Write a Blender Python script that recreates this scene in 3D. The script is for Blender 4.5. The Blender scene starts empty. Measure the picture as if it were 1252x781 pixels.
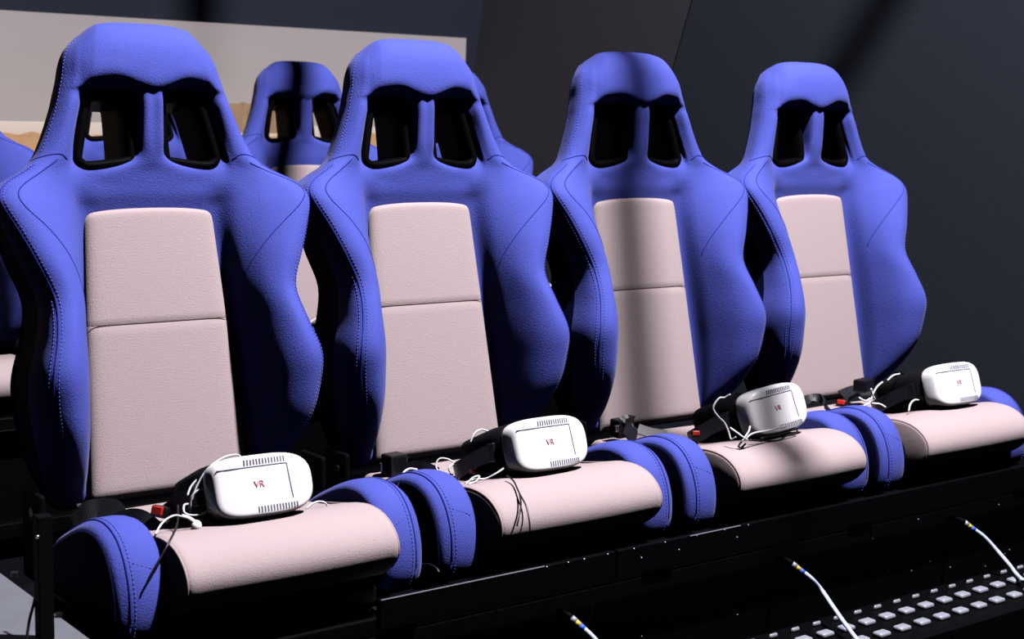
import bpy, bmesh, math, random
import numpy as np
from math import sin, cos, tan, pi, radians
from mathutils import Vector, Matrix

random.seed(7)
S = bpy.context.scene
COL = S.collection

# ------------------------------------------------------------------ camera
CAM_F, CAM_P = 1840.87, (-1.0928, -2.3756, 0.6536)
CAM_YAW, CAM_PITCH, CAM_ROLL = 0.6547, -0.1334, 0.0219
def _basis():
    f = Vector((sin(CAM_YAW)*cos(CAM_PITCH), cos(CAM_YAW)*cos(CAM_PITCH), sin(CAM_PITCH)))
    r = Vector((cos(CAM_YAW), -sin(CAM_YAW), 0)); u = r.cross(f)
    c, s = cos(CAM_ROLL), sin(CAM_ROLL)
    return c*r + s*u, -s*r + c*u, f
cR, cU, cF = _basis()
cd = bpy.data.cameras.new('camera'); cam = bpy.data.objects.new('camera', cd); COL.objects.link(cam)
M = Matrix((cR, cU, -cF)).transposed().to_4x4(); M.translation = Vector(CAM_P)
cam.matrix_world = M
cd.sensor_fit = 'HORIZONTAL'; cd.sensor_width = 36; cd.lens = 36*CAM_F/1252
cd.clip_start = 0.05; cd.clip_end = 60
cd.dof.use_dof = True; cd.dof.focus_distance = 2.75; cd.dof.aperture_fstop = 7.1
S.camera = cam

# ------------------------------------------------------------------ world, lights, exposure
W = bpy.data.worlds.new('world'); S.world = W; W.use_nodes = True
W.node_tree.nodes['Background'].inputs[0].default_value = (0.30, 0.36, 0.60, 1)
W.node_tree.nodes['Background'].inputs[1].default_value = 0.008
LAMP = Vector((1.30, -1.70, 4.1))
def spot(name, loc, target, energy, radius, angle, blend, color):
    l = bpy.data.lights.new(name, 'SPOT'); l.energy = energy; l.shadow_soft_size = radius
    l.spot_size = radians(angle); l.spot_blend = blend; l.color = color
    o = bpy.data.objects.new(name, l); COL.objects.link(o); o.location = loc
    o.rotation_euler = (Vector(target) - Vector(loc)).to_track_quat('-Z', 'Y').to_euler()
    return o
spot('key_spotlight', LAMP, (1.0, 0.3, 0.2), 2000, 0.085, 95, 0.6, (1.0, 0.95, 1.0))
S.view_settings.view_transform = 'Standard'; S.view_settings.look = 'None'
S.view_settings.gamma = 1; S.view_settings.use_curve_mapping = False
S.view_settings.exposure = 0.0
S.cycles.diffuse_bounces = 0

# ------------------------------------------------------------------ helpers
def tag(o, label=None, cat=None, group=None, kind=None):
    if label: o['label'] = label
    if cat: o['category'] = cat
    if group: o['group'] = group
    if kind: o['kind'] = kind
    return o
def empty(name, loc=(0,0,0), rot=(0,0,0), parent=None):
    o = bpy.data.objects.new(name, None); COL.objects.link(o); o.location = loc; o.rotation_euler = rot
    o.empty_display_size = .05
    if parent: o.parent = parent
    return o
def mesh_obj(name, verts, faces, mat, parent=None, smooth=True, mods=None):
    me = bpy.data.meshes.new(name)
    me.from_pydata([tuple(float(c) for c in v) for v in verts], [], [tuple(int(i) for i in f) for f in faces]); me.update()
    bm = bmesh.new(); bm.from_mesh(me); bmesh.ops.recalc_face_normals(bm, faces=bm.faces); bm.to_mesh(me); bm.free()
    if smooth:
        for p in me.polygons: p.use_smooth = True
    if mat: me.materials.append(mat)
    o = bpy.data.objects.new(name, me); COL.objects.link(o)
    if parent: o.parent = parent
    return o
def bm_obj(name, bm, mat, parent=None, smooth=False):
    me = bpy.data.meshes.new(name); bmesh.ops.recalc_face_normals(bm, faces=bm.faces); bm.to_mesh(me); bm.free()
    if smooth:
        for p in me.polygons: p.use_smooth = True
    if mat: me.materials.append(mat)
    o = bpy.data.objects.new(name, me); COL.objects.link(o)
    if parent: o.parent = parent
    return o
def box_bm(bm, c, s, bevel=0.0, seg=2, rot=None):
    r = bmesh.ops.create_cube(bm, size=1)
    vs = r['verts']
    for v in vs: v.co = Vector((v.co.x*s[0], v.co.y*s[1], v.co.z*s[2]))
    if bevel:
        es = list({e for v in vs for e in v.link_edges})
        g = bmesh.ops.bevel(bm, geom=es, offset=bevel, segments=seg, affect='EDGES', profile=.5)
        vs = list({v for f in g['faces'] for v in f.verts} | {v for v in vs if v.is_valid})
        vs = [v for v in vs if v.is_valid]
    for v in vs:
        if rot is not None: v.co = rot @ v.co
        v.co += Vector(c)
def box(name, c, s, mat, parent=None, bevel=0.003, rot=None, seg=2):
    bm = bmesh.new(); box_bm(bm, c, s, bevel, seg, rot); return bm_obj(name, bm, mat, parent)
def catmull(pts, n, closed=False):
    P = np.asarray(pts, float); m = len(P); out = []
    segs = m if closed else m-1
    for i in range(segs):
        if closed: a, b, c, d = P[(i-1) % m], P[i], P[(i+1) % m], P[(i+2) % m]
        else:
            b, c = P[i], P[i+1]
            a = P[i-1] if i > 0 else 2*b-c
            d = P[i+2] if i+2 < m else 2*c-b
        for k in range(n):
            t = k/n
            out.append(.5*(2*b + (c-a)*t + (2*a-5*b+4*c-d)*t*t + (-a+3*b-3*c+d)*t**3))
    if not closed: out.append(P[-1])
    return np.array(out)
def tube_geo(pts, r, n=7, smooth=5, flat=1.0):
    P = catmull(pts, smooth) if smooth > 1 else np.asarray(pts, float)
    V, F = [], []; up = None; m = len(P)
    for i in range(m):
        t = Vector(P[min(i+1, m-1)] - P[max(i-1, 0)]).normalized()
        if up is None: up = Vector((0,0,1)) if abs(t.z) < .9 else Vector((0,1,0))
        s = t.cross(up)
        if s.length < 1e-5: s = t.orthogonal()
        s.normalize(); up = s.cross(t).normalized()
        for k in range(n):
            a = 2*pi*k/n
            V.append(Vector(P[i]) + s*(cos(a)*r) + up*(sin(a)*r*flat))
    for i in range(m-1):
        for k in range(n):
            F.append((i*n+k, i*n+(k+1) % n, (i+1)*n+(k+1) % n, (i+1)*n+k))
    F.append(tuple(range(n))); F.append(tuple((m-1)*n+k for k in range(n)))
    return V, F
def tube(name, pts, r, mat, parent=None, n=7, smooth=5):
    V, F = tube_geo(pts, r, n, smooth); return mesh_obj(name, V, F, mat, parent)
def tubes(name, lists, r, mat, parent=None, n=6, smooth=5):
    V, F = [], []
    for pts in lists:
        v, f = tube_geo(pts, r, n, smooth); k = len(V); V += v; F += [tuple(i+k for i in q) for q in f]
    return mesh_obj(name, V, F, mat, parent)
def ribbon(name, pts, w, th, side, mat, parent=None, smooth=6):
    # flat webbing: a strip of width w along side, thickness th
    P = catmull(pts, smooth); V, F = [], []; m = len(P); sd = Vector(side).normalized()
    for i in range(m):
        t = Vector(P[min(i+1, m-1)] - P[max(i-1, 0)]).normalized()
        s = (sd - t*sd.dot(t)).normalized(); u = t.cross(s).normalized()
        for a, b in ((-1,-1), (1,-1), (1,1), (-1,1)): V.append(Vector(P[i]) + s*(a*w/2) + u*(b*th/2))
    for i in range(m-1):
        for k in range(4): F.append((i*4+k, i*4+(k+1) % 4, (i+1)*4+(k+1) % 4, (i+1)*4+k))
    F.append((0,1,2,3)); F.append(tuple((m-1)*4+k for k in range(4)))
    return mesh_obj(name, V, F, mat, parent, smooth=False)
def ray_dir(px, py):
    return cF + cR*((px-626)/CAM_F) - cU*((py-390.5)/CAM_F)
def at(px, py, y):                      # the point of the plane Y = y seen at that pixel of the photograph
    d = ray_dir(px, py); return Vector(CAM_P) + d*((y-CAM_P[1])/d.y)
def at_z(px, py, z):
    d = ray_dir(px, py); return Vector(CAM_P) + d*((z-CAM_P[2])/d.z)
def copy_tree(o, parent=None):
    c = o.copy(); COL.objects.link(c)
    if parent: c.parent = parent
    for ch in list(o.children): copy_tree(ch, c)
    return c

# ------------------------------------------------------------------ materials
def mat(name, color, rough=.6, metal=0, spec=.5, sheen=0, bump=None, mottled=0, emit=None, coat=0):
    m = bpy.data.materials.new(name); m.use_nodes = True; nt = m.node_tree; b = nt.nodes['Principled BSDF']
    b.inputs['Base Color'].default_value = (*color, 1); b.inputs['Roughness'].default_value = rough
    b.inputs['Metallic'].default_value = metal; b.inputs['Specular IOR Level'].default_value = spec
    b.inputs['Sheen Weight'].default_value = sheen; b.inputs['Coat Weight'].default_value = coat
    if sheen: b.inputs['Sheen Roughness'].default_value = .4
    tc = nt.nodes.new('ShaderNodeTexCoord')
    if mottled:
        n = nt.nodes.new('ShaderNodeTexNoise'); n.inputs['Scale'].default_value = bump[0] if bump else 60; n.inputs['Detail'].default_value = 4
        r = nt.nodes.new('ShaderNodeMixRGB'); r.blend_type = 'MULTIPLY'; r.inputs[0].default_value = mottled
        r.inputs[1].default_value = (*color, 1); nt.links.new(tc.outputs['Object'], n.inputs['Vector'])
        nt.links.new(n.outputs['Fac'], r.inputs[2]); nt.links.new(r.outputs[0], b.inputs['Base Color'])
    if bump:
        n2 = nt.nodes.new('ShaderNodeTexNoise'); n2.inputs['Scale'].default_value = bump[0]; n2.inputs['Detail'].default_value = 3
        bp = nt.nodes.new('ShaderNodeBump'); bp.inputs['Strength'].default_value = bump[1]; bp.inputs['Distance'].default_value = bump[2]
        nt.links.new(tc.outputs['Object'], n2.inputs['Vector']); nt.links.new(n2.outputs['Fac'], bp.inputs['Height'])
        nt.links.new(bp.outputs[0], b.inputs['Normal'])
    if emit:
        b.inputs['Emission Color'].default_value = (*emit[0], 1); b.inputs['Emission Strength'].default_value = emit[1]
    return m
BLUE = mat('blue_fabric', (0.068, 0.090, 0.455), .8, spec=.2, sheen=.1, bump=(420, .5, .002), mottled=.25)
NAVY = mat('shaded_blue_fabric', (0.004, 0.005, 0.030), .8, spec=.05)  # blue fabric's shade put into the colour, for outer sides and shell
SEAM = mat('blue_seam_thread', (0.022, 0.026, 0.25), .8, spec=.1)
STITCH = mat('light_blue_stitch', (0.10, 0.13, 0.62), .8, spec=.1)
GREY = mat('grey_pink_fabric', (0.46, 0.372, 0.378), .85, spec=.2, sheen=.15, bump=(560, .5, .0018), mottled=.22)
PIPE = mat('grey_piping', (0.40, 0.30, 0.31), .8, spec=.2)
SEAMG = mat('grey_seam_thread', (0.10, 0.07, 0.07), .9, spec=.1)
BLACKP = mat('black_gloss_plastic', (0.004, 0.004, 0.005), .4, spec=.3)
BEZEL = mat('black_bezel_plastic', (0.002, 0.002, 0.0025), .5, spec=.015)
BLACKM = mat('black_matte', (0.0015, 0.0015, 0.002), .7, spec=.06)
FOAM = mat('black_foam', (0.004, 0.004, 0.005), .9, spec=.1, bump=(200, .3, .002))
WEB = mat('black_webbing', (0.005, 0.005, 0.007), .4, spec=.4, bump=(400, .3, .001))
WHITE = mat('white_plastic', (0.93, 0.92, 0.95), .3, spec=.5)
WCABLE = mat('white_cable', (0.78, 0.78, 0.84), .45)
BCABLE = mat('black_cable', (0.006, 0.006, 0.008), .4)
GROOVE = mat('grey_groove', (0.22, 0.23, 0.36), .6)
VENT = mat('dark_vent', (0.10, 0.10, 0.16), .6)
REDTXT = mat('red_print', (0.55, 0.15, 0.22), .5)
REDB = mat('red_button', (0.55, 0.025, 0.015), .35)
STEEL = mat('polished_steel', (0.60, 0.62, 0.68), .25, metal=1)
PADM = mat('bright_pale_metal', (0.36, 0.38, 0.45), .4, metal=.3)  # pale base colour carries the highlights of rail edge and small beads
PLATE = mat('black_painted_metal', (0.0012, 0.0012, 0.0018), .5, spec=.06)
ALU = mat('grey_aluminium', (0.16, 0.17, 0.20), .55, metal=.0, bump=(30, .1, .002), mottled=.3)
BOLT = mat('dark_bolt', (0.02, 0.02, 0.025), .35, metal=.6)
FLOORM = mat('black_floor', (0.004, 0.004, 0.005), .6, spec=.2)
WALLB = mat('dark_blue_wall', (0.009, 0.012, 0.021), .8, spec=.15, bump=(60, .2, .002))
WALLC = mat('dark_grey_drape', (0.032, 0.032, 0.040), .85, spec=.1, bump=(160, .25, .002), mottled=.3)
WALLD = mat('dark_slate_drape', (0.018, 0.0215, 0.031), .85, spec=.1, bump=(160, .25, .002), mottled=.3)
CEIL = mat('black_ceiling', (0.006, 0.006, 0.007), .9, spec=.05)
HOSE = mat('pale_blue_hose', (0.55, 0.62, 0.85), .35)
YELLOW = mat('yellow_tape', (0.70, 0.50, 0.06), .5)
BLUEP = mat('blue_tape', (0.05, 0.14, 0.70), .5)

# ------------------------------------------------------------------ the setting
XR0, XRS = 2.298, 0.16                 # the right wall leans outward: x = XR0 + XRS * z
ZF, ZC, YB = -0.62, 4.3, 2.5
def quad(name, pts, m, parent=None, kind=None, thick=None):
    pts = [Vector(p) for p in pts]
    n = (pts[1]-pts[0]).cross(pts[2]-pts[0]).normalized()
    th = thick or .04
    V = pts + [p - n*th for p in pts]
    F = [(0,1,2,3), (7,6,5,4), (0,4,5,1), (1,5,6,2), (2,6,7,3), (3,7,4,0)]
    o = mesh_obj(name, V, F, m, parent, smooth=False)
    if kind: o['kind'] = kind
    return o
quad('floor', [(-3,-4,ZF), (4,-4,ZF), (4,3.4,ZF), (-3,3.4,ZF)], FLOORM, kind='structure')
quad('ceiling', [(-3,3.4,ZC), (4,3.4,ZC), (4,-4,ZC), (-3,-4,ZC)], CEIL, kind='structure')
xr = lambda z: XR0 + XRS*z
quad('wall_back', [(-3,YB,ZF), (xr(ZF),YB,ZF), (xr(ZC),YB,ZC), (-3,YB,ZC)], WALLB, kind='structure')
# right wall: two hanging cloth panels that meet at a leaning seam
def seam_y(z): return 1.353 - 0.186*(z-0.783)*1.0
wr = quad('wall_right', [(xr(ZF),YB,ZF), (xr(ZF),seam_y(ZF),ZF), (xr(ZC),seam_y(ZC),ZC), (xr(ZC),YB,ZC)], WALLC, kind='structure')
E_ = .012
quad('drape_panel', [(xr(ZF)-E_,seam_y(ZF),ZF), (xr(ZF)-E_,-4,ZF), (xr(ZC)-E_,-4,ZC), (xr(ZC)-E_,seam_y(ZC),ZC)], WALLD, parent=wr)

# backlit desert picture on the back wall
def screen_material():
    m = bpy.data.materials.new('desert_screen_picture'); m.use_nodes = True; nt = m.node_tree; L = nt.links.new
    b = nt.nodes['Principled BSDF']; b.inputs['Base Color'].default_value = (.02,.02,.02,1); b.inputs['Roughness'].default_value = .8
    tc = nt.nodes.new('ShaderNodeTexCoord'); sep = nt.nodes.new('ShaderNodeSeparateXYZ'); L(tc.outputs['Object'], sep.inputs[0])
    def math(op, a, c=None, clamp=False):
        n = nt.nodes.new('ShaderNodeMath'); n.operation = op; n.use_clamp = clamp
        for i, v in enumerate((a, c)):
            if v is None: continue
            if isinstance(v, (int, float)): n.inputs[i].default_value = v
            else: L(v, n.inputs[i])
        return n.outputs[0]
    def noise(scale, det=5, vec=None, sx=1, sz=1):
        mp = nt.nodes.new('ShaderNodeMapping'); mp.inputs['Scale'].default_value = (sx,1,sz); L(tc.outputs['Object'], mp.inputs[0])
        n = nt.nodes.new('ShaderNodeTexNoise'); n.inputs['Scale'].default_value = scale; n.inputs['Detail'].default_value = det
        L(mp.outputs[0], n.inputs['Vector']); return n.outputs['Fac']
    def mix(f, a, c):
        n = nt.nodes.new('ShaderNodeMixRGB')
        if isinstance(f, (int, float)): n.inputs[0].default_value = f
        else: L(f, n.inputs[0])
        for i, v in ((1, a), (2, c)):
            if isinstance(v, tuple): n.inputs[i].default_value = (*v, 1)
            else: L(v, n.inputs[i])
        return n.outputs[0]
    X, Z = sep.outputs['X'], sep.outputs['Z']          # local: origin at lower left corner of the screen
    hz = .607 - SCR_Z0                                 # horizon height
    sky = mix(math('DIVIDE', math('SUBTRACT', Z, hz), .36, True), (.36,.30,.29), (.30,.255,.27))
    sky = mix(math('MULTIPLY', noise(2.5, 6, sx=.35, sz=3), .35), sky, (.40,.35,.34))
    haze = mix(math('DIVIDE', math('SUBTRACT', Z, hz-.05), .05, True), (.62,.47,.40), (.66,.55,.50))
    sand = mix(noise(9, 6, sx=1, sz=2.2), (.62,.34,.16), (.36,.15,.05))
    sand = mix(noise(40, 4), sand, (.50,.27,.13))
    # dune / rock skyline: height varies along x
    ridge = math('ADD', math('MULTIPLY', noise(3.2, 5, sz=0), .13), hz-.105)
    low = mix(math('GREATER_THAN', Z, ridge), sand, haze)
    pic = mix(math('GREATER_THAN', Z, hz), low, sky)
    # layered rock butte
    rx = math('ABSOLUTE', math('SUBTRACT', X, 1.448 - SCR_X0))
    jag = math('MULTIPLY', noise(16, 4, sz=.3), .05)
    topz = math('ADD', math('SUBTRACT', .665 - SCR_Z0, math('MULTIPLY', math('POWER', math('DIVIDE', rx, .16), 4), .05)), jag)
    isrock = math('MULTIPLY', math('LESS_THAN', Z, topz), math('LESS_THAN', rx, .17))
    isrock = math('MULTIPLY', isrock, math('GREATER_THAN', Z, .578 - SCR_Z0))
    strata = mix(noise(30, 5, sx=3, sz=.5), (.16,.085,.04), (.40,.24,.12))
    pic = mix(isrock, pic, strata)
    L(pic, b.inputs['Emission Color']); b.inputs['Emission Strength'].default_value = 1.0
    return m
SCR_X0, SCR_X1, SCR_Z0, SCR_Z1 = -1.6, 2.36, 0.18, 0.955
scr = empty('projection_screen', (SCR_X0, YB-.03, SCR_Z0))
tag(scr, 'wide lit screen showing a desert with sand and rocks behind the rear seats', 'screen')
SCRM = screen_material()
w_, h_ = SCR_X1-SCR_X0, SCR_Z1-SCR_Z0
quad('picture_panel', [(0,0,0), (w_,0,0), (w_-.0+.012,0,h_), (0,0,h_)], SCRM, scr, thick=.028)

# ------------------------------------------------------------------ racing seat, built once and copied
REC = 0.1782; P = 0.5659
sR, cRc = sin(REC), cos(REC)
def loc(x, d, h): return (x, h*sR - d*cRc, h*cRc + d*sR)     # reclined frame to seat frame
def build_rows():
    R = []
    def row(h, d012, pts, x12=None, hs=None):
        c3x = pts[0][0]
        xs = x12 or (c3x*.36, c3x*.72)
        if h < .52: pts = pts[:5] + [(pts[5][0]-.002, pts[5][1]*.62)]
        cols = [(0, d012[0], h), (xs[0], d012[1], h), (xs[1], d012[2], h)] + [(x, d, h) for x, d in pts]
        if hs: cols = [(c[0], c[1], c[2]+e) for c, e in zip(cols, hs)]
        R.append(cols)
    n = -.014
    row(-.012, (-.05,-.05,-.05), [(.150,-.05),(.156,-.05),(.166,-.05),(.178,-.055),(.185,-.06),(.185,-.075)])
    row(.004, (n,n,n), [(.150,-.020),(.157,-.018),(.168,-.014),(.182,-.020),(.198,-.036),(.207,-.07)])
    row(.050, (n,n,n), [(.149,-.016),(.157,.014),(.174,.044),(.200,.050),(.224,.020),(.230,-.065)])
    row(.110, (n,n,n), [(.147,-.013),(.157,.034),(.178,.085),(.212,.104),(.243,.070),(.247,-.06)])
    row(.170, (n,n,n), [(.145,-.010),(.156,.043),(.181,.106),(.220,.128),(.254,.090),(.255,-.055)])
    row(.220, (n,n,n), [(.142,-.008),(.154,.047),(.181,.114),(.220,.138),(.253,.102),(.253,-.052)])
    row(.280, (n,n,n), [(.138,-.008),(.151,.045),(.177,.104),(.207,.125),(.235,.094),(.235,-.05)])
    row(.340, (n,n,n), [(.134,-.007),(.148,.040),(.169,.086),(.199,.105),(.227,.077),(.227,-.046)])
    row(.400, (n,n,n), [(.130,-.006),(.148,.036),(.180,.080),(.217,.099),(.248,.074),(.248,-.042)])
    row(.450, (n,n,n), [(.127,-.005),(.150,.032),(.193,.072),(.236,.090),(.267,.068),(.264,-.038)])
    row(.490, (.001,.000,-.001), [(.126,.000),(.155,.030),(.205,.064),(.252,.080),(.281,.058),(.275,-.034)])
    row(.513, (.010,.009,.008), [(.128,.010),(.160,.030),(.208,.055),(.252,.068),(.281,.046),(.274,-.032)])
    row(.533, (.015,.014,.012), [(.130,.016),(.160,.028),(.202,.045),(.238,.052),(.264,.034),(.256,-.030)])
    row(.553, (.020,.019,.015), [(.132,.016),(.156,.026),(.186,.036),(.210,.038),(.230,.022),(.224,-.030)])
    row(.575, (.029,.025,.010), [(0.131,0.01),(0.147,0.024),(0.164,0.033),(0.184,0.032),(0.203,0.014),(0.199,-0.024)], (.022,.050))
    row(.605, (.038,.034,-.006), [(0.124,0.004),(0.138,0.023),(0.151,0.034),(0.169,0.032),(0.186,0.012),(0.182,-0.024)], (.0195,.029))
    row(.640, (.045,.041,-.010), [(0.115,0.002),(0.128,0.022),(0.14,0.036),(0.156,0.034),(0.171,0.012),(0.167,-0.024)], (.0190,.028))
    row(.668, (.050,.046,-.012), [(0.108,0.002),(0.12,0.022),(0.132,0.037),(0.147,0.035),(0.1605,0.012),(0.1565,-0.024)], (.0190,.028))
    row(.686, (.052,.047,-.012), [(0.104,-0.004),(0.114,0.016),(0.126,0.034),(0.1405,0.035),(0.155,0.012),(0.151,-0.024)], (.0195,.029),
        hs=(-.004,.001,.003,.003,.001,0,0,0,0))
    row(.694, (.057,.053,.040), [(0.103,0.038),(0.113,0.04),(0.124,0.041),(0.138,0.036),(0.1525,0.012),(0.1485,-0.024)], (.0240,.052),
        hs=(-.006,-.003,.006,.005,.003,.002,.001,0,0))
    row(.712, (.0655,.064,.061), [(0.1,0.055),(0.111,0.051),(0.122,0.044),(0.134,0.035),(0.147,0.012),(0.143,-0.024)], (.030,.064),
        hs=(-.010,-.006,.0,.0,0,0,0,0,0))
    row(.740, (.067,.066,.063), [(0.096,0.057),(0.108,0.051),(0.119,0.043),(0.129,0.033),(0.14,0.008),(0.136,-0.024)], (.034,.066))
    row(.772, (.061,.060,.057), [(0.091,0.05),(0.102,0.044),(0.112,0.036),(0.121,0.025),(0.13,0.002),(0.126,-0.024)], (.034,.066),
        hs=(0,0,-.001,-.003,-.005,-.008,-.009,-.010,-.010))
    row(.799, (.042,.041,.038), [(0.082,0.034),(0.092,0.029),(0.101,0.021),(0.109,0.011),(0.1165,-0.006),(0.1125,-0.028)], (.030,.060),
        hs=(0,0,-.001,-.004,-.008,-.013,-.018,-.022,-.022))
    row(.811, (.010,.010,.008), [(0.074,0.006),(0.083,0.003),(0.091,-0.001),(0.098,-0.007),(0.104,-0.016),(0.1,-0.034)], (.028,.054),
        hs=(0,0,-.001,-.004,-.008,-.013,-.019,-.024,-.024))
    row(.806, (-.034,-.034,-.034), [(0.07,-0.036),(0.078,-0.037),(0.085,-0.038),(0.091,-0.039),(0.097,-0.04),(0.097,-0.041)], (.026,.048),
        hs=(0,0,-.001,-.004,-.008,-.012,-.017,-.022,-.022))
    return R
ROWS = build_rows()
FULL = np.array([[(-x, d, h) for x, d, h in r[:0:-1]] + list(r) for r in ROWS])   # rows x 17 x 3
def dense_grid(ctrl, nu, nv):
    a = np.array([catmull(r, nu) for r in ctrl])
    b = np.array([catmull(a[:, j], nv) for j in range(a.shape[1])])
    return b.transpose(1, 0, 2)
NU, NV = 7, 5
GRID = dense_grid(FULL, NU, NV)
# harness openings (right side; left mirrored): path of the bezel's middle line, in (x, h)
HOLE = [(.036,.573), (.112,.564), (.127,.574), (.123,.592), (.105,.668), (.094,.684), (.040,.684), (.032,.676), (.032,.580)]
def round_poly(poly, n=6):
    # chaikin corner cutting
    p = np.array(poly, float)
    for _ in range(2):
        q = []
        for i in range(len(p)):
            a, b = p[i], p[(i+1) % len(p)]; q += [a*.8+b*.2, a*.2+b*.8]
        p = np.array(q)
    return p
HP = round_poly(HOLE)
def offset_poly(p, dlt):
    out = []; m = len(p)
    area = sum(p[i][0]*p[(i+1) % m][1]-p[(i+1) % m][0]*p[i][1] for i in range(m))
    sg = 1 if area > 0 else -1
    for i in range(m):
        t = p[(i+1) % m]-p[i-1]; t = t/np.linalg.norm(t); out.append(p[i] + sg*dlt*np.array([t[1], -t[0]]))
    return np.array(out)
HPW = offset_poly(HP, .016)
def in_poly(x, y, p):
    c = False; j = len(p)-1
    for i in range(len(p)):
        if (p[i][1] > y) != (p[j][1] > y) and x < (p[j][0]-p[i][0])*(y-p[i][1])/(p[j][1]-p[i][1])+p[i][0]: c = not c
        j = i
    return c
def grid_mesh(name, G, m, parent, holes=True, dmax=.045, keep=None):
    nr, nc = G.shape[:2]
    V = [loc(*p) for row in G for p in row]; F = []
    for i in range(nr-1):
        for j in range(nc-1):
            if keep and not keep(i, j): continue
            c = (G[i,j]+G[i+1,j]+G[i,j+1]+G[i+1,j+1])/4
            if holes and c[1] < dmax and in_poly(abs(c[0]), c[2], HPW if dmax == 1 else HP): continue
            F.append((i*nc+j, i*nc+j+1, (i+1)*nc+j+1, (i+1)*nc+j))
    used = sorted({k for f in F for k in f}); rm = {k: a for a, k in enumerate(used)}
    return mesh_obj(name, [V[k] for k in used], [tuple(rm[k] for k in f) for f in F], m, parent)
def surf(u, v):                         # u in column units (0..16), v in row units
    i = min(max(v*NV, 0), GRID.shape[0]-1.001); j = min(max(u*NU, 0), GRID.shape[1]-1.001)
    a, b = int(i), int(j); s, t = i-a, j-b
    return (GRID[a,b]*(1-s)*(1-t)+GRID[a+1,b]*s*(1-t)+GRID[a,b+1]*(1-s)*t+GRID[a+1,b+1]*s*t)
HV = [r[0][2] for r in ROWS]
def surf_line(uv, lift=.0, n=8):
    uv = catmull(uv, n); out = []
    for u, v in uv:
        p = surf(u, v); p1 = surf(u+.05, v); p2 = surf(u, v+.05)
        a = Vector(loc(*p)); nn = (Vector(loc(*p1))-a).cross(Vector(loc(*p2))-a)
        nn = nn.normalized() if nn.length > 1e-12 else Vector((0,-1,0))
        out.append(a + nn*lift)
    return out
def dashes(pts, step=.0065, gap=.4):
    # short stitches along a polyline
    out = []; acc = 0; cur = [pts[0]]; P_ = [Vector(p) for p in pts]
    L = [0]
    for a, b in zip(P_, P_[1:]): L.append(L[-1]+(b-a).length)
    def atl(s):
        for k in range(len(L)-1):
            if s <= L[k+1]:
                t = (s-L[k])/max(L[k+1]-L[k], 1e-9); return P_[k].lerp(P_[k+1], t)
        return P_[-1]
    s = 0
    while s < L[-1]-step:
        out.append((atl(s), atl(s+step*(1-gap)))); s += step
    return out
def stitch_obj(name, lines, m, parent, r=.00065):
    V, F = [], []
    for pts in lines:
        for a, b in dashes(pts):
            v, f = tube_geo([a, b], r, 4, 1); k = len(V); V += v; F += [tuple(i+k for i in q) for q in f]
    o = mesh_obj(name, V, F, m, parent); o['kind'] = 'stuff'; return o

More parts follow.
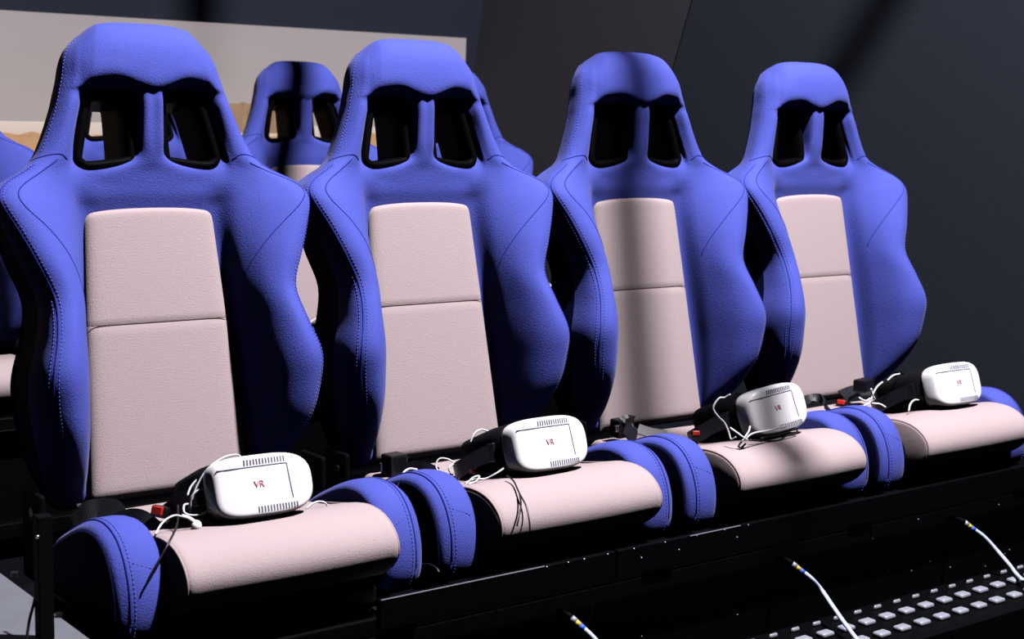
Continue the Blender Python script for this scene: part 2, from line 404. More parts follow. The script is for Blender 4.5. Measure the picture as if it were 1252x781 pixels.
def make_seat():
    root = empty('racing_seat')
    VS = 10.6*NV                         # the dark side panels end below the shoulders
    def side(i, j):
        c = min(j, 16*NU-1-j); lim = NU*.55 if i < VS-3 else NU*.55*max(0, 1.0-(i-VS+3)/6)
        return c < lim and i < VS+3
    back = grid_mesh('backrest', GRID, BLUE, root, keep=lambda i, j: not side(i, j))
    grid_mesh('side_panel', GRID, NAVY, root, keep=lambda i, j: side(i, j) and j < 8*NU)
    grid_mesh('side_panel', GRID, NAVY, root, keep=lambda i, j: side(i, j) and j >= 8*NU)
    # rear shell closing the back
    SH = []
    for r in ROWS:
        x, d, h = r[8]; dz = r[0][2]
        k = min(1, max(0, (dz+.05)/.12)); t = min(1, max(0, (.812-dz)/.06))
        e = (.045 if dz > .54 else .026)*min(k, t) + .004
        half = [(0, d-e, r[0][2]*.5+h*.5), (x*.5, d-e*.95, h), (x*.85, d-e*.7, h), (x, d-e*.3, h), (x, d, h)] if dz < .56 else \
               [(0, d-e, r[0][2]*.5+h*.5), (x*.4, d-e*.95, h), (x*.72, d-e*.7, h), (x*.93, d-e*.3, h), (x, d, h)]
        SH.append([(-a, b, c) for a, b, c in half[:0:-1]] + half)
    SH[0] = [(a, -.05, c) for a, b, c in SH[0]]
    SG = dense_grid(np.array(SH), 4, 4)
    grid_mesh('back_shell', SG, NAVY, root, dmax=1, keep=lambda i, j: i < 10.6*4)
    grid_mesh('headrest_back', SG, BLUE, root, dmax=1, keep=lambda i, j: i >= 10.6*4)
    # harness bezels
    for s in (-1, 1):
        prof = [(.0005, -.072), (.0105, .002), (.008, .016), (.001, .019), (-.005, .015), (-.0075, .004), (-.0135, -.072)]
        rings = []
        for o_, d in prof:
            q = offset_poly(HP, o_); rings.append([loc(s*x, d, h) for x, h in q])
        n = len(HP); V = [p for r in rings for p in r]; F = []
        for k in range(len(rings)):
            for i in range(n):
                a, b = k, (k+1) % len(rings)
                F.append((a*n+i, a*n+(i+1) % n, b*n+(i+1) % n, b*n+i))
        mesh_obj('harness_bezel', V, F, BEZEL, root)
    # grey back panels
    def half_w(h): return float(np.interp(h, [0, .293, .489], [.1475, .131, .119]))
    def panel(name, h0, h1, arch):
        ns, nt_ = 29, 33; G = []
        for i in range(nt_):
            t = i/(nt_-1); r = []
            for j in range(ns):
                s = -1 + 2*j/(ns-1)
                e = sin(s*pi/2)                      # denser near the edges
                top = h1 + (.014*(1-s*s) - .010*max(0, (abs(e)-.90)/.10)**2 if arch else 0)
                et = t if arch else t
                h = h0 + (top-h0)*et
                w = half_w(h)
                edge = 1-abs(e)**10
                v = 1-((2*t-1)**24 if (t > .5) == arch else abs(2*t-1)**60*.25)
                edge = 1-abs(e)**14
                d = -.012 + .016*max(edge, 0)**.5*max(v, 0)**.5 + .004*(1-e*e)
                r.append((e*w, d, h))
            G.append(r)
        return grid_mesh(name, np.array(G), GREY, root, holes=False)
    panel('lower_back_panel', -.004, .2928, False)
    panel('upper_back_panel', .2932, .482, True)
    tube('panel_seam', [loc(x, .0025+.004*(1-(x/.131)**2), .293) for x in np.linspace(-.125, .125, 9)], .0008, SEAMG, root)
    # seams and stitches on the upholstery: shoulder wing, bolster edge, neck
    seams, st = [], []
    for s in (-1, 1):
        U = lambda c: 8 + s*c
        wing = [(U(5.2), 13.9), (U(5.6), 12.6), (U(6.0), 11.2), (U(5.9), 10.0), (U(5.4), 9.0), (U(4.9), 8.0), (U(4.5), 7.0), (U(4.2), 6.0)] if s < 0 else \
               [(U(5.4), 13.6), (U(6.1), 12.4), (U(6.5), 11.2), (U(6.2), 10.2), (U(5.5), 9.2), (U(4.8), 8.3), (U(4.0), 7.3)]
        seams.append(surf_line(wing, 0))
        edge = [(U(6.55), 13.5), (U(6.75), 12), (U(6.8), 10.5), (U(6.7), 9), (U(6.6), 7), (U(6.55), 5), (U(6.5), 3), (U(6.4), 1.5)]
        seams.append(surf_line(edge, 0)); st.append(surf_line([(u-s*.16, v) for u, v in edge], .0003)); st.append(surf_line([(u+s*.16, v) for u, v in edge], .0003))
        neck = [(U(4.2), 13.9), (U(5.2), 14.2), (U(6.2), 14.15), (U(7.2), 13.9)]
        seams.append(surf_line(neck, 0))
        head = [(U(6.75), 14.4), (U(6.75), 17), (U(6.8), 20), (U(6.7), 22), (U(6.3), 23.2)]
        st.append(surf_line(head, .0003))
    for q in seams: tube('seam', q, .0011, SEAM, back, n=5, smooth=1)
    stitch_obj('stitching', st, STITCH, back)
    # seat cushion
    def lofted(name, prof, xs, m, n=4, parent=root):
        # closed profile (y,z) swept across x; xs = list of (x, inset)
        pr = catmull(prof, n, closed=True); k = len(pr); rings = [offset_poly(pr, -i) for x, i in xs]
        V = [(x, q[0], q[1]) for (x, i), r in zip(xs, rings) for q in r]; F = []
        for a in range(len(xs)-1):
            for i in range(k): F.append((a*k+i, a*k+(i+1) % k, (a+1)*k+(i+1) % k, (a+1)*k+i))
        F.append(tuple(range(k))); F.append(tuple((len(xs)-1)*k+i for i in range(k)))
        return mesh_obj(name, V, F, m, parent), pr
    cush = [(.0,-.10), (.01,-.06), (-.005,-.022), (-.06,-.016), (-.14,-.012), (-.22,-.002), (-.29,.016), (-.34,.026), (-.384,.023), (-.417,.008), (-.436,-.015),
            (-.436,-.040), (-.418,-.063), (-.383,-.082), (-.32,-.096), (-.20,-.104), (-.10,-.104)]
    xs = [(-.184,.009), (-.1825,.004), (-.179,.001), (-.174,-.001), (-.165,-.0005)] + [(x, -.003*(1-(x/.165)**2)) for x in np.linspace(-.14,.14,9)] + [(.165,-.0005), (.174,-.001), (.179,.001), (.1825,.004), (.184,.009)]
    cu, pr = lofted('seat_cushion', cush, xs, GREY)
    arc = catmull([(-.20,-.004), (-.29,.014), (-.34,.0235), (-.384,.0205), (-.4153,.0063), (-.4337,-.0155), (-.4337,-.039), (-.4163,-.061)], 4)
    for s in (-1, 1): tube('piping', [(s*.1805, y, z) for y, z in arc], .0020, PIPE, cu, n=6, smooth=1)
    # cushion side bolsters
    bol = [(-.085,-.105), (-.10,-.06), (-.115,-.026), (-.14,-.006), (-.18,.014), (-.225,.034), (-.265,.045), (-.305,.045), (-.34,.032), (-.366,.006), (-.382,-.028), (-.388,-.064),
           (-.384,-.098), (-.366,-.118), (-.30,-.118), (-.20,-.114), (-.12,-.112)]
    for s in (-1, 1):
        xs = [(.187,.014), (.188,.009), (.193,.0045), (.202,.001), (.215,-.001), (.232,-.001), (.246,.001), (.258,.006), (.265,.012), (.2675,.018)]
        xs = [(s*x, i) for x, i in xs]
        b_, bp = lofted('cushion_bolster', bol, xs[:9] if s > 0 else xs[8::-1], BLUE)
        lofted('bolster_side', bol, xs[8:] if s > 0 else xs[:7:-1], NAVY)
        def on_top(off): 
            q = [(y, z) for y, z in offset_poly(np.array(bp), off) if (z > -.02 or y < -.35) and y < -.11 and z > -.112]
            return sorted(q, key=lambda q: math.atan2(q[1]+.09, q[0]+.24))
        tube('bolster_seam', [(s*.247, y, z) for y, z in on_top(-.0009)], .0012, SEAM, b_, n=5, smooth=1)
        l2 = [(s*.240, y, z) for y, z in on_top(.0006)]
        front = [q for q in on_top(.0012) if q[0] < -.33]
        yy = lambda x: np.interp(x, [.20, .245], [-.012, .006])
        xj = [(s*x, float(np.interp(yy(x), sorted(z for y, z in front), [y for y, z in sorted(front, key=lambda q: q[1])])), float(yy(x))) for x in np.linspace(.203, .244, 7)]
        stitch_obj('bolster_stitching', [l2, xj], STITCH, b_)
    # base frame and recliner brackets, slide rails
    bm = bmesh.new(); box_bm(bm, (0,-.21,-.118), (.36,.33,.026), .004)
    bm_obj('base_pan', bm, BLACKM, root)
    for s in (-1, 1):
        bm = bmesh.new(); box_bm(bm, (s*.258,-.030,-.035), (.012,.08,.15), .005)
        rb = bm_obj('recliner_bracket', bm, BLACKM, root)
        bm = bmesh.new(); bmesh.ops.create_cone(bm, cap_ends=True, segments=12, radius1=.008, radius2=.006, depth=.008, matrix=Matrix.Translation((s*.266,-.05,.01)) @ Matrix.Rotation(pi/2, 4, 'Y'))
        bm_obj('pivot_bolt', bm, STEEL, rb)
        bm = bmesh.new(); box_bm(bm, (s*.225,-.225,-.131), (.05,.36,.022), .003)
        sl_ = bm_obj('slide_rail', bm, PLATE, root)
    return root
proto = make_seat()

FRONT = 'racing seats in the front row'; REAR = 'racing seats in the rear row'
RX, RY, RZ = 1.2319, 1.6353, 0.0102
spots = [
 (0, 0, 0, 'blue and grey racing seat at the left end of the front row, largest in view', FRONT),
 (P, 0, 0, 'blue and grey racing seat second from left in the front row', FRONT),
 (2*P, 0, 0, 'front row racing seat third from left, soft shadow stripe down its middle', FRONT),
 (3*P, 0, 0, 'blue and grey racing seat at the right end of the front row', FRONT),
 (RX-2*P, RY, RZ, 'rear row racing seat cut by the left edge, grey cushion front showing', REAR),
 (RX-P, RY, RZ, 'rear row racing seat behind the leftmost front seat, seen through its headrest openings', REAR),
 (RX, RY, RZ, 'rear row racing seat between first and second front seats, dark stripe on its headrest', REAR),
 (RX+P, RY, RZ, 'rear row racing seat mostly hidden behind the second front seat', REAR),
]
for i, (x, y, z, lab, g) in enumerate(spots):
    o = proto if i == 0 else copy_tree(proto)
    o.location = (x, y, z); tag(o, lab, 'seat', g)

# ------------------------------------------------------------------ platforms the seats stand on
def platform(name, label, x0, x1, y0, y1, ztop, oy, oz):
    root = empty(name, ((x0+x1)/2, (y0+y1)/2, ZF)); ox, oyy = root.location.x, root.location.y
    def bx(nm, a, b, m, bev=.003):
        c = [(p+q)/2 for p, q in zip(a, b)]; s = [abs(q-p) for p, q in zip(a, b)]
        return box(nm, (c[0]-ox, c[1]-oyy, c[2]-ZF), s, m, root, bev)
    bx('deck', (x0,y0+.03,ztop-.03), (x1,y1,ztop), PLATE)
    fr = bx('front_panel', (x0,y0+.03,ZF), (x1,y0+.045,ztop-.03), PLATE)
    bx('side_panel', (x0,y0+.045,ZF), (x0+.02,y1,ztop-.03), BLACKM)
    bx('side_panel', (x1-.02,y0+.045,ZF), (x1,y1,ztop-.03), BLACKM)
    return root, fr
ZT = -.142
pf, front_panel = platform('front_platform', 'long black metal platform carrying the front row of seats', -.30, 2.16, -.445, .22, ZT, 0, 0)
tag(pf, 'long black metal platform carrying the front row of seats', 'platform')
px_, py_ = pf.location.x, pf.location.y
# front rail in two lengths; pale strips paint the highlight along its edge
for a, b in ((.132, .62), (.626, 2.14)):
    box('front_rail', ((a+b)/2-px_, -.452-py_, -.1215-ZF), (b-a, .012, .05), PLATE, pf, .002)
for a, b in ((.134, .46), (.80, .93)): box('rail_highlight', ((a+b)/2-px_, -.4583-py_, -.0966-ZF), (b-a, .0014, .0013), PADM, pf, 0)
for k in range(44):
    if k < 12: x, z, y = .47+k*.045+random.uniform(-.015,.015), random.choice((-.0985, -.0985, -.104, -.118)), -.4585
    else: x, z, y = random.uniform(.55, 2.05), random.uniform(-.36, -.18), -.4165
    bm = bmesh.new(); bmesh.ops.create_icosphere(bm, subdivisions=1, radius=random.uniform(.0009, .0017) if k > 11 else .0015)
    for v in bm.verts: v.co += Vector((x-px_, y-py_, z-ZF))
    bm_obj('screw_glint', bm, PADM, pf)  # pale beads paint the glints on the rail edge and panel screws
for k in range(4):      # shiny feet of the seat rails showing under each right-hand bolster
    box('rail_foot', (k*P+.20-px_, -.405-py_, ZT+.004-ZF), (.075, .05, .006), STEEL if k == 0 else PLATE, pf, .001)
pr_, _ = platform('rear_platform', '', -.9, 2.22, RY-.42, RY+.3, RZ+ZT, 0, 0)
tag(pr_, 'black metal platform under the rear row of seats, glimpsed at left', 'platform')
box('front_rail', (.66-pr_.location.x, RY-.435-pr_.location.y, RZ-.115-ZF), (2.9, .03, .03), PLATE, pr_, .003)
box('kick_rail', (.66-pr_.location.x, RY-.44-pr_.location.y, -.36-ZF), (2.9, .03, .02), PLATE, pr_, .003)

# footrest with raised grip pads in front of the platform
ft = empty('footrest_plate', (1.36, -.585, -.30))
tag(ft, 'black footrest with rows of shiny raised grip pads below the front seats', 'footrest')
ZP = -.30
box('plate', (0, 0, -.012), (1.56, .19, .012), PLATE, ft, .002)
for sx in (-.72, .72): box('leg', (sx, .0, (ZF-ZP)/2-.006), (.03, .12, (ZP-ZF)-.024), BLACKM, ft, .002)
def pad_mesh(w, d):
    bm = bmesh.new(); box_bm(bm, (0,0,0), (w, d, .010), .004, 3)
    me = bpy.data.meshes.new('grip_pad'); bmesh.ops.recalc_face_normals(bm, faces=bm.faces); bm.to_mesh(me); bm.free()
    for p in me.polygons: p.use_smooth = True
    me.materials.append(PADM); return me
big, small = pad_mesh(.032, .022), pad_mesh(.022, .006)
for row, (y, off, me, sp) in enumerate(((-.517, 0, small, .0604), (-.565, 0.03, big, .0604), (-.626, 0, big, .0604))):
    x = 1.695 - .0604*18 + off*1.0
    while x < 2.11:
        o = bpy.data.objects.new('grip_pad', me); COL.objects.link(o); o.parent = ft
        o.location = (x-1.36, y+.585, -.002); x += sp

# side step at left with bolts, and the black post in front of it
st = empty('side_step', (-.6, -.1, -.10))
tag(st, 'grey metal step panel with dark bolts at the lower left corner', 'step')
box('tread', (0, 0, 0), (.58, 1.0, .02), ALU, st, .003)
box('support', (0, 0, (ZF+.10)/2-.005), (.5, .8, -(ZF+.10)-.012), BLACKM, st, 0)
for p in ((18,702), (73,752)):
    q = at_z(*p, -.088); bm = bmesh.new()
    bmesh.ops.create_cone(bm, cap_ends=True, segments=6, radius1=.0075, radius2=.0065, depth=.008, matrix=Matrix.Translation(q - st.location))
    bm_obj('bolt', bm, BOLT, st)
pt = empty('bracket_post', tuple(at_z(55,781,-.09)))
q0 = at(55, 640, pt.location.y)
tag(pt, 'thin black upright post on the grey step beside the first seat', 'post')
box('upright', (0, 0, .09), (.022, .02, .18), BLACKM, pt, .002)
bm = bmesh.new(); bmesh.ops.create_icosphere(bm, subdivisions=2, radius=.003)
for v in bm.verts: v.co += at(46, 656, pt.location.y-.012) - pt.location
bm_obj('screw_glint', bm, STEEL, pt, True)

# ------------------------------------------------------------------ headsets
def make_headset():
    root = empty('vr_headset')       # local: x width, y depth (front at -), z up; origin at bottom of the white shell
    w, h = .174, .098
    # outline: rounded rectangle by superellipse, front shell lofted in depth
    def outline(sc_x, sc_z, n=56, e0=3.6):
        o = []
        for k in range(n):
            a = 2*pi*k/n; c, s = cos(a), sin(a); e = e0*(.80 if c > 0 else 1.25)
            o.append((np.sign(c)*abs(c)**(2/e)*w/2*sc_x, np.sign(s)*abs(s)**(2/e)*h/2*sc_z + h/2))
        return o
    secs = [(-.050,.3,.3), (-.050,.62,.6), (-.050,.88,.82), (-.0495,.93,.885), (-.047,.967,.94), (-.042,.988,.975), (-.034,.998,.995), (-.026,1,1), (-.018,.995,.995), (-.014,.985,.985), (-.0135,.93,.92)]
    def bow(x): return .013*(abs(x)/(w/2))**2.6          # the face curves back at its ends
    rings = [[(x, y+bow(x)*(1 if y < 0 else .5), z) for x, z in outline(a, b)] for y, a, b in secs]
    n = 56; V = [p for r in rings for p in r]; F = []
    for a in range(len(rings)-1):
        for i in range(n): F.append((a*n+i, a*n+(i+1) % n, (a+1)*n+(i+1) % n, (a+1)*n+i))
    ci = len(V); V.append((0, -.050, h/2)); V.append((0, -.0135, h/2))
    for i in range(n): F.append((ci, (i+1) % n, i)); F.append((ci+1, (len(rings)-1)*n+i, (len(rings)-1)*n+(i+1) % n))
    shell = mesh_obj('front_shell', V, F, WHITE, root)
    yf = lambda x: -.0502 + bow(x)
    # sliding front cover: its outline groove
    gl = [(x, yf(x), .079) for x in np.linspace(-.080, .034, 16)] + [(.036+.004*t, yf(.036+.004*t), .079-.055*t) for t in np.linspace(.03, 1, 8)]
    tube('cover_groove', gl, .0010, GROOVE, shell, n=5, smooth=1)
    for zz, x0, nm in ((.0862, -.034, 14), (.0130, -.024, 14)):
        for k in range(nm):
            x = x0 + k*.0052
            yy = -.0467+bow(x)
            bm = bmesh.new(); box_bm(bm, (x+(zz-.05)*-.06, yy, zz), (.0021, .008, .0085), 0, rot=None)
            o = bm_obj('vent_slot', bm, VENT, shell)
    # lettering
    cu = bpy.data.curves.new('lettering', 'FONT'); cu.body = 'VR'; cu.size = .0145; cu.extrude = .0004; cu.align_x = 'CENTER'; cu.align_y = 'CENTER'
    cu.materials.append(REDTXT); t0 = bpy.data.objects.new('lettering_source', cu); COL.objects.link(t0)
    dg = bpy.context.evaluated_depsgraph_get(); dg.update(); me = bpy.data.meshes.new_from_object(t0.evaluated_get(dg)); bpy.data.objects.remove(t0); bpy.data.curves.remove(cu)
    t = bpy.data.objects.new('lettering', me); COL.objects.link(t); t.parent = root
    t.location = (-.016, -.0504, .051); t.rotation_euler = (pi/2, 0, 0)
    # black face mask behind
    secs2 = [(-.018,.96,.95), (.02,.97,.96), (.05,.95,.90), (.09,.92,.74), (.122,.88,.62), (.132,.80,.50)]
    rings = [[(x, y+.010*(x/(w/2))**2, z+.06*max(0, y)) for x, z in outline(a, b, e0=3.2)] for y, a, b in secs2]
    V = [p for r in rings for p in r]; F = []
    for a in range(len(rings)-1):
        for i in range(n): F.append((a*n+i, a*n+(i+1) % n, (a+1)*n+(i+1) % n, (a+1)*n+i))
    F.append(tuple(range(n))); F.append(tuple((len(rings)-1)*n+i for i in range(n)))
    mesh_obj('face_mask', V, F, FOAM, root)
    # head strap lying behind and to the left, with its side clips
    ribbon('head_strap', [(-.087,.03,.05), (-.091,.06,.046), (-.096,.09,.038), (-.098,.125,.030), (-.07,.150,.024), (.02,.155,.024), (.08,.135,.03), (.086,.04,.05)], .030, .0035, (0,.15,1), WEB, root)
    for s in (-1, 1): box('strap_clip', (s*.086, .028, .05), (.008, .018, .034), BLACKP, root, .002)
    return root
h0 = make_headset()
hs = [
 (0, (-.005, -.318, .0225), 18, 0, 0.5, 'white headset with VR lettering and coiled earphone wire on the leftmost seat'),
 (1, (.000, -.318, .0225), 18, 3, 1.0, 'white headset with VR lettering and hanging black wires on the second seat'),
 (2, (.025, -.318, .0265), 18, 3, -4.5, 'white headset with VR lettering wrapped by white wires, tilted on the third seat'),
 (3, (.043, -.318, .0235), 18, 2, 1.0, 'white headset with faint VR lettering on the rightmost seat'),
]
for i, (k, l, lean, yaw, roll, lab) in enumerate(hs):
    o = h0 if i == 0 else copy_tree(h0)
    o.location = (k*P+l[0], l[1], l[2])
    o.rotation_euler = (Matrix.Rotation(radians(yaw), 3, 'Z') @ Matrix.Rotation(radians(roll), 3, 'Y') @ Matrix.Rotation(radians(-lean), 3, 'X')).to_euler()
    tag(o, lab, 'headset', 'headsets on the front seats')

# ------------------------------------------------------------------ wires, belts (positions found at their real depth on each seat)
def wire(name, label, paths, r, m, cat='cable', group=None):
    if len(paths) == 1:
        return tag(tube(name, [at(*p) for p in paths[0]], r, m, None, n=7, smooth=6), label, cat, group)
    root = empty(name, tuple(at(*paths[0][0])))
    for path in paths: tube('strand', [at(*p)-root.location for p in path], r, m, root, n=7, smooth=6)
    return tag(root, label, cat, group)
EG = 'white earphone wires'
e1 = empty('earphones', tuple(at(238,640,-.30)))
tag(e1, 'white earphones coiled beside the headset on the leftmost seat', 'earphones', EG)
def sub(root, name, paths, r, m, smooth=6):
    for path in paths: tube(name, [at(*p)-root.location for p in path], r, m, root, n=7, smooth=smooth)
sub(e1, 'wire', [[(296,561,-.28), (290,556,-.28), (274,559,-.285), (255,572,-.29), (243,590,-.29), (236,606,-.29), (231,622,-.29)],
                 [(229,606,-.275), (234,594,-.27), (245,582,-.27)],
                 [(233,626,-.29), (234,608,-.295), (245,598,-.30), (256,601,-.31), (261,612,-.32), (252,626,-.32), (238,630,-.31), (226,627,-.30), (225,618,-.29), (231,616,-.285), (246,618,-.28)],
                 [(190,653,-.335), (197,641,-.32), (206,633,-.31), (216,630,-.31), (226,633,-.32), (236,636,-.325)]], .0016, WCABLE)
bm = bmesh.new(); bmesh.ops.create_uvsphere(bm, u_segments=14, v_segments=9, radius=.0085)
for v in bm.verts: v.co = Vector((v.co.x, v.co.y, v.co.z*1.1)) + at(240,643,-.33) - e1.location
bm_obj('earbud', bm, WHITE, e1, True)
sub(e1, 'bud_stem', [[(222,631,-.32), (230,633,-.325), (239,639,-.33)]], .0034, WHITE, 4)
wire('black_wire', 'thin black wire hanging over the left bolster of the leftmost seat', [[(218,618,-.27), (217,640,-.32), (208,660,-.375), (196,682,-.388), (184,703,-.393), (178,716,-.392)]], .0018, BCABLE)
wire('white_wire', 'short white wire loop right of the headset on the leftmost seat', [[(374,622,-.30), (383,615,-.30), (392,613,-.30), (399,616,-.30), (402,625,-.30)]], .0015, WCABLE)
e2 = empty('earphones', tuple(at(575,588,-.30)))
tag(e2, 'white earphone wires left of the headset on the second seat', 'earphones', EG)
sub(e2, 'wire', [[(554,580,-.17), (540,580,-.17), (533,570,-.16), (537,561,-.16), (547,561,-.17), (556,566,-.18)], [(556,566,-.19), (549,572,-.19), (551,579,-.19)],
                 [(575,541,-.22), (580,530,-.22), (588,525,-.22), (597,527,-.22)],
                 [(568,590,-.30), (580,586,-.305), (594,585,-.31), (606,579,-.32), (615,573,-.32), (619,569,-.31)],
                 [(569,593,-.31), (578,584,-.31), (586,582,-.31), (582,588,-.315), (573,592,-.32)]], .0016, WCABLE)
wire('black_wire', 'pair of thin black wires hanging over the cushion of the second seat', [[(620,581,-.35), (628,588,-.375), (635,603,-.412), (643,618,-.438), (647,636,-.457), (648,650,-.462)], [(635,603,-.413), (637,616,-.435), (635,630,-.453), (632,643,-.460)]], .0016, BCABLE)
wire('black_wire', 'short black wire over the left bolster of the second seat', [[(500,574,-.13), (494,582,-.19), (488,590,-.25), (483,600,-.288)]], .0016, BCABLE)
wire('white_wire', 'white wire bent over the belt of the second seat', [[(492,585,-.16), (494,577,-.14), (501,573,-.13), (510,574,-.13)]], .0020, WCABLE)
e3 = empty('earphones', tuple(at(905,532,-.34)))
tag(e3, 'white earphone wires wrapped round the headset on the third seat', 'earphones', EG)
sub(e3, 'wire', [[(893,482,-.30), (886,486,-.29), (879,487,-.285), (872,499,-.28), (879,510,-.285), (886,517,-.29), (891,528,-.30), (894,537,-.31), (900,534,-.32)],
                 [(893,523,-.36), (900,528,-.375), (908,534,-.385), (914,538,-.385)],
                 [(903,545,-.375), (908,538,-.385), (915,528,-.385), (917,521,-.38)],
                 [(910,538,-.385), (920,530,-.385), (940,526,-.38), (960,521,-.375)],
                 [(902,545,-.375), (906,547,-.378), (912,542,-.382)]], .0019, WCABLE)
wire('black_wire', 'thin black wire under the headset on the third seat', [[(916,538,-.37), (938,539,-.372), (952,538,-.372), (963,532,-.37), (974,528,-.365), (972,525,-.36), (955,530,-.36), (930,536,-.365)]], .0018, BCABLE)
e4 = empty('earphones', tuple(at(1065,490,-.24)))
tag(e4, 'tangled white earphone wires left of the headset on the rightmost seat', 'earphones', EG)
sub(e4, 'wire', [[(1079,467,-.24), (1073,472,-.24), (1068,480,-.24), (1066,486,-.24), (1062,493,-.25), (1056,496,-.26)], [(1065,475,-.25), (1067,483,-.25), (1070,488,-.25)],
                 [(1050,486,-.24), (1058,490,-.25), (1064,487,-.25)], [(1066,493,-.27), (1076,494,-.28), (1083,498,-.29)],
                 [(1111,503,-.33), (1113,494,-.325), (1118,489,-.32), (1123,489,-.315)], [(1085,465,-.235), (1092,459,-.235), (1100,457,-.235)]], .0020, WCABLE)
# seat belts
def belt(k, label, parts):
    r = empty('seat_belt', (k*P, -.12, -.01)); tag(r, label, 'seat belt', 'seat belts of the front row'); B = r.location
    for kind, args in parts:
        if kind == 'web': pts, w = args; ribbon('webbing', [at(*p)-B for p in pts], w, .003, (.2,.6,.5), WEB, r)
        elif kind == 'block':
            (a, s, rz) = args; box('retractor', at(*a)-B, s, BLACKP, r, .004, Matrix.Rotation(rz, 3, 'Z'))
        elif kind == 'buckle':
            a, rz, f = args; q = at(*a)-B; R_ = Matrix.Rotation(rz, 3, 'Z') @ Matrix.Rotation(.30, 3, 'Y')
            bk = box('buckle', q, (.060*f,.034*f,.020*f), BLACKP, r, .004, R_)
            box('release_button', q + R_ @ Vector((-.0285*f,0,.001)), (.009*f,.024*f,.015*f), REDB, bk, .002, R_)
        elif kind == 'clip':
            a, s = args; box('anchor_clip', at(*a)-B, s, STEEL, r, .001)
    return r
belt(0, 'black seat belt with red buckle button on the leftmost seat', [
  ('web', ([(90,640,-.06), (103,627,-.07), (120,622,-.08), (136,624,-.10), (142,636,-.12)], .040)),
  ('web', ([(138,640,-.12), (155,634,-.14), (172,636,-.17), (188,648,-.20)], .034)),
  ('buckle', ((208,627,-.20), .35, .95)), ('clip', ((98,617,-.05), (.012,.006,.005)))])
belt(1, 'black seat belt with square retractor block on the second seat', [
  ('block', ((482,569,-.06), (.040,.034,.046), .1)), ('web', ([(492,577,-.07), (505,573,-.09), (518,574,-.12), (532,580,-.15)], .030)),
  ('buckle', ((583,578,-.235), .35, .5)), ('clip', ((467,571,-.05), (.008,.006,.016)))])
belt(2, 'black seat belt with crumpled webbing on the third seat', [
  ('block', ((758,523,-.06), (.034,.03,.040), .1)), ('web', ([(764,518,-.08), (770,515,-.08), (772,525,-.10), (768,537,-.13)], .034)), ('web', ([(780,524,-.09), (796,529,-.11), (815,532,-.13)], .026)),
  ('buckle', ((850,531,-.20), .9, .65)), ('clip', ((754,524,-.08), (.008,.006,.014)))])
belt(3, 'black seat belt with red button on the rightmost seat', [
  ('web', ([(983,490,-.08), (992,486,-.08), (1003,487,-.10), (1010,494,-.13), (1013,503,-.15)], .020)), ('buckle', ((1032,494,-.17), .35, .75)),
  ('web', ([(1030,484,-.06), (1046,478,-.06), (1062,476,-.07)], .034)), ('block', ((1056,471,-.10), (.046,.034,.030), .2))])

# pale hoses plugged into the front of the platform
HG = 'pale hoses on the platform front'
def hose(label, pts, tip):
    r = empty('air_hose', tuple(pts[0])); tag(r, label, 'hose', HG); B = Vector(pts[0])
    L_ = [Vector(p)-B for p in pts]
    tube('hose', L_, .0045, HOSE, r, n=9, smooth=7)
    d = (L_[1]-L_[0]).normalized()
    tube('yellow_collar', [L_[0]-d*.012, L_[0]-d*.002], .0052, YELLOW, r, n=9, smooth=1)
    tube('blue_collar', [L_[0]-d*.002, L_[0]+d*.008], .0052, BLUEP, r, n=9, smooth=1)
    tube('plug', [L_[0]+Vector((0,.062,.010)), L_[0]-d*.030, L_[0]-d*.021], .0050, BLACKM, r, n=8, smooth=4)
    tube('fitting', [L_[0]-d*.021, L_[0]-d*.011], .0060, PADM, r, n=9, smooth=1)
hose('pale blue hose at the right edge with yellow collar, ending on the footrest', [at(1188,645,-.475), at(1203,656,-.49), at(1218,672,-.51), at(1232,688,-.54), at(1242,701,-.562), at_z(1250,709,-.2885)], None)
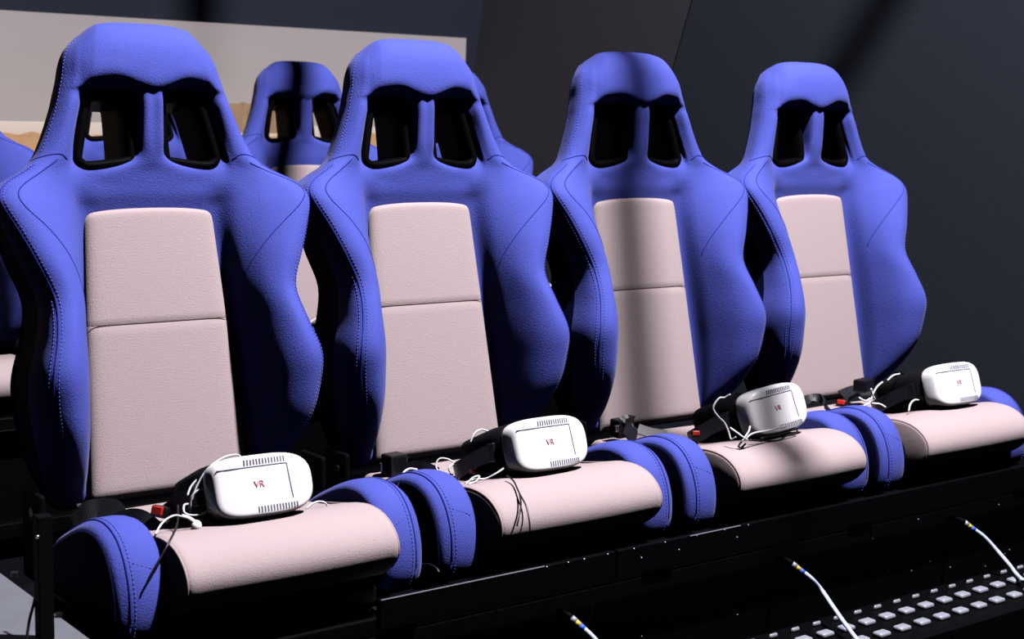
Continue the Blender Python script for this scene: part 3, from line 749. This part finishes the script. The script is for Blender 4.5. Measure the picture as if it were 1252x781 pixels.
hose('pale blue hose with yellow collar hanging below the third seat', [at(979,697,-.475), at(992,707,-.49), at(1005,722,-.50), at(1018,741,-.545), at(1032,761,-.59), at_z(1047,781,-.2885), at_z(1056,793,-.2885)], None)
hose('pale blue hose with yellow collar at the bottom edge below the second seat', [at(710,765,-.475), at(718,772,-.485), at(727,781,-.495), at(738,794,-.51), at(748,812,-.53)], None)
# loose black loops with a gloss under the first gap
wire('black_wire', 'glossy black wire loop under the gap between the first two front seats', [[(515,690,-.36), (525,690,-.38), (533,694,-.40), (537,700,-.41)]], .002, BCABLE)
wire('black_wire', 'thin black wire hanging down along the grey step at lower left', [[(48,690,-.33), (46,712,-.34), (42,735,-.35), (36,758,-.355), (32,785,-.36)]], .0022, BCABLE)
# a rear-row headset glimpsed between the second and third seats, and a rear wire
o = copy_tree(h0); q = at(663,372,RY-.22); o.location = (RX+P+.03, RY-.30, RZ+.03); o.rotation_euler = (radians(-14), 0, radians(6))
tag(o, 'white headset on a rear seat, a sliver seen between second and third front seats', 'headset')
wire('white_wire', 'white wire on the rear seat between the first and second front seats', [[(370,399,RY-.2), (376,396,RY-.2), (382,392,RY-.2), (388,388,RY-.18)]], .0022, WCABLE)

# ------------------------------------------------------------------ lighting rig above the frame: its tubes throw the soft stripes
rig = empty('lighting_rig', (1.1, -.8, ZC))
tag(rig, 'black overhead lighting rig tubes above the frame casting the soft shadow stripes', 'lighting rig')
def rig_bar(A, B, t, r, ext=.15):
    a = LAMP.lerp(Vector(A), t); b = LAMP.lerp(Vector(B), t); d = (b-a).normalized()
    a, b = a-d*ext, b+d*ext; o = rig.location
    tube('rig_tube', [a-o, b-o], r, BLACKM, rig, n=10, smooth=1)
    top = a if a.z > b.z else b
    tube('hanger', [top-o, Vector((top.x, top.y, ZC))-o], .006, BLACKM, rig, n=6, smooth=1)
rig_bar((1.108,.09,.80), (1.11,-.40,.03), .58, .028, .05)
rig_bar((1.207,1.726,.80), (1.152,1.717,.50), .63, .036, .08)
rig_bar((2.46,.50,1.02), (2.425,.63,.80), .5, .030, .10)
rig_bar((1.262,2.5,1.15), (1.262,2.5,.92), .5, .040, .10)
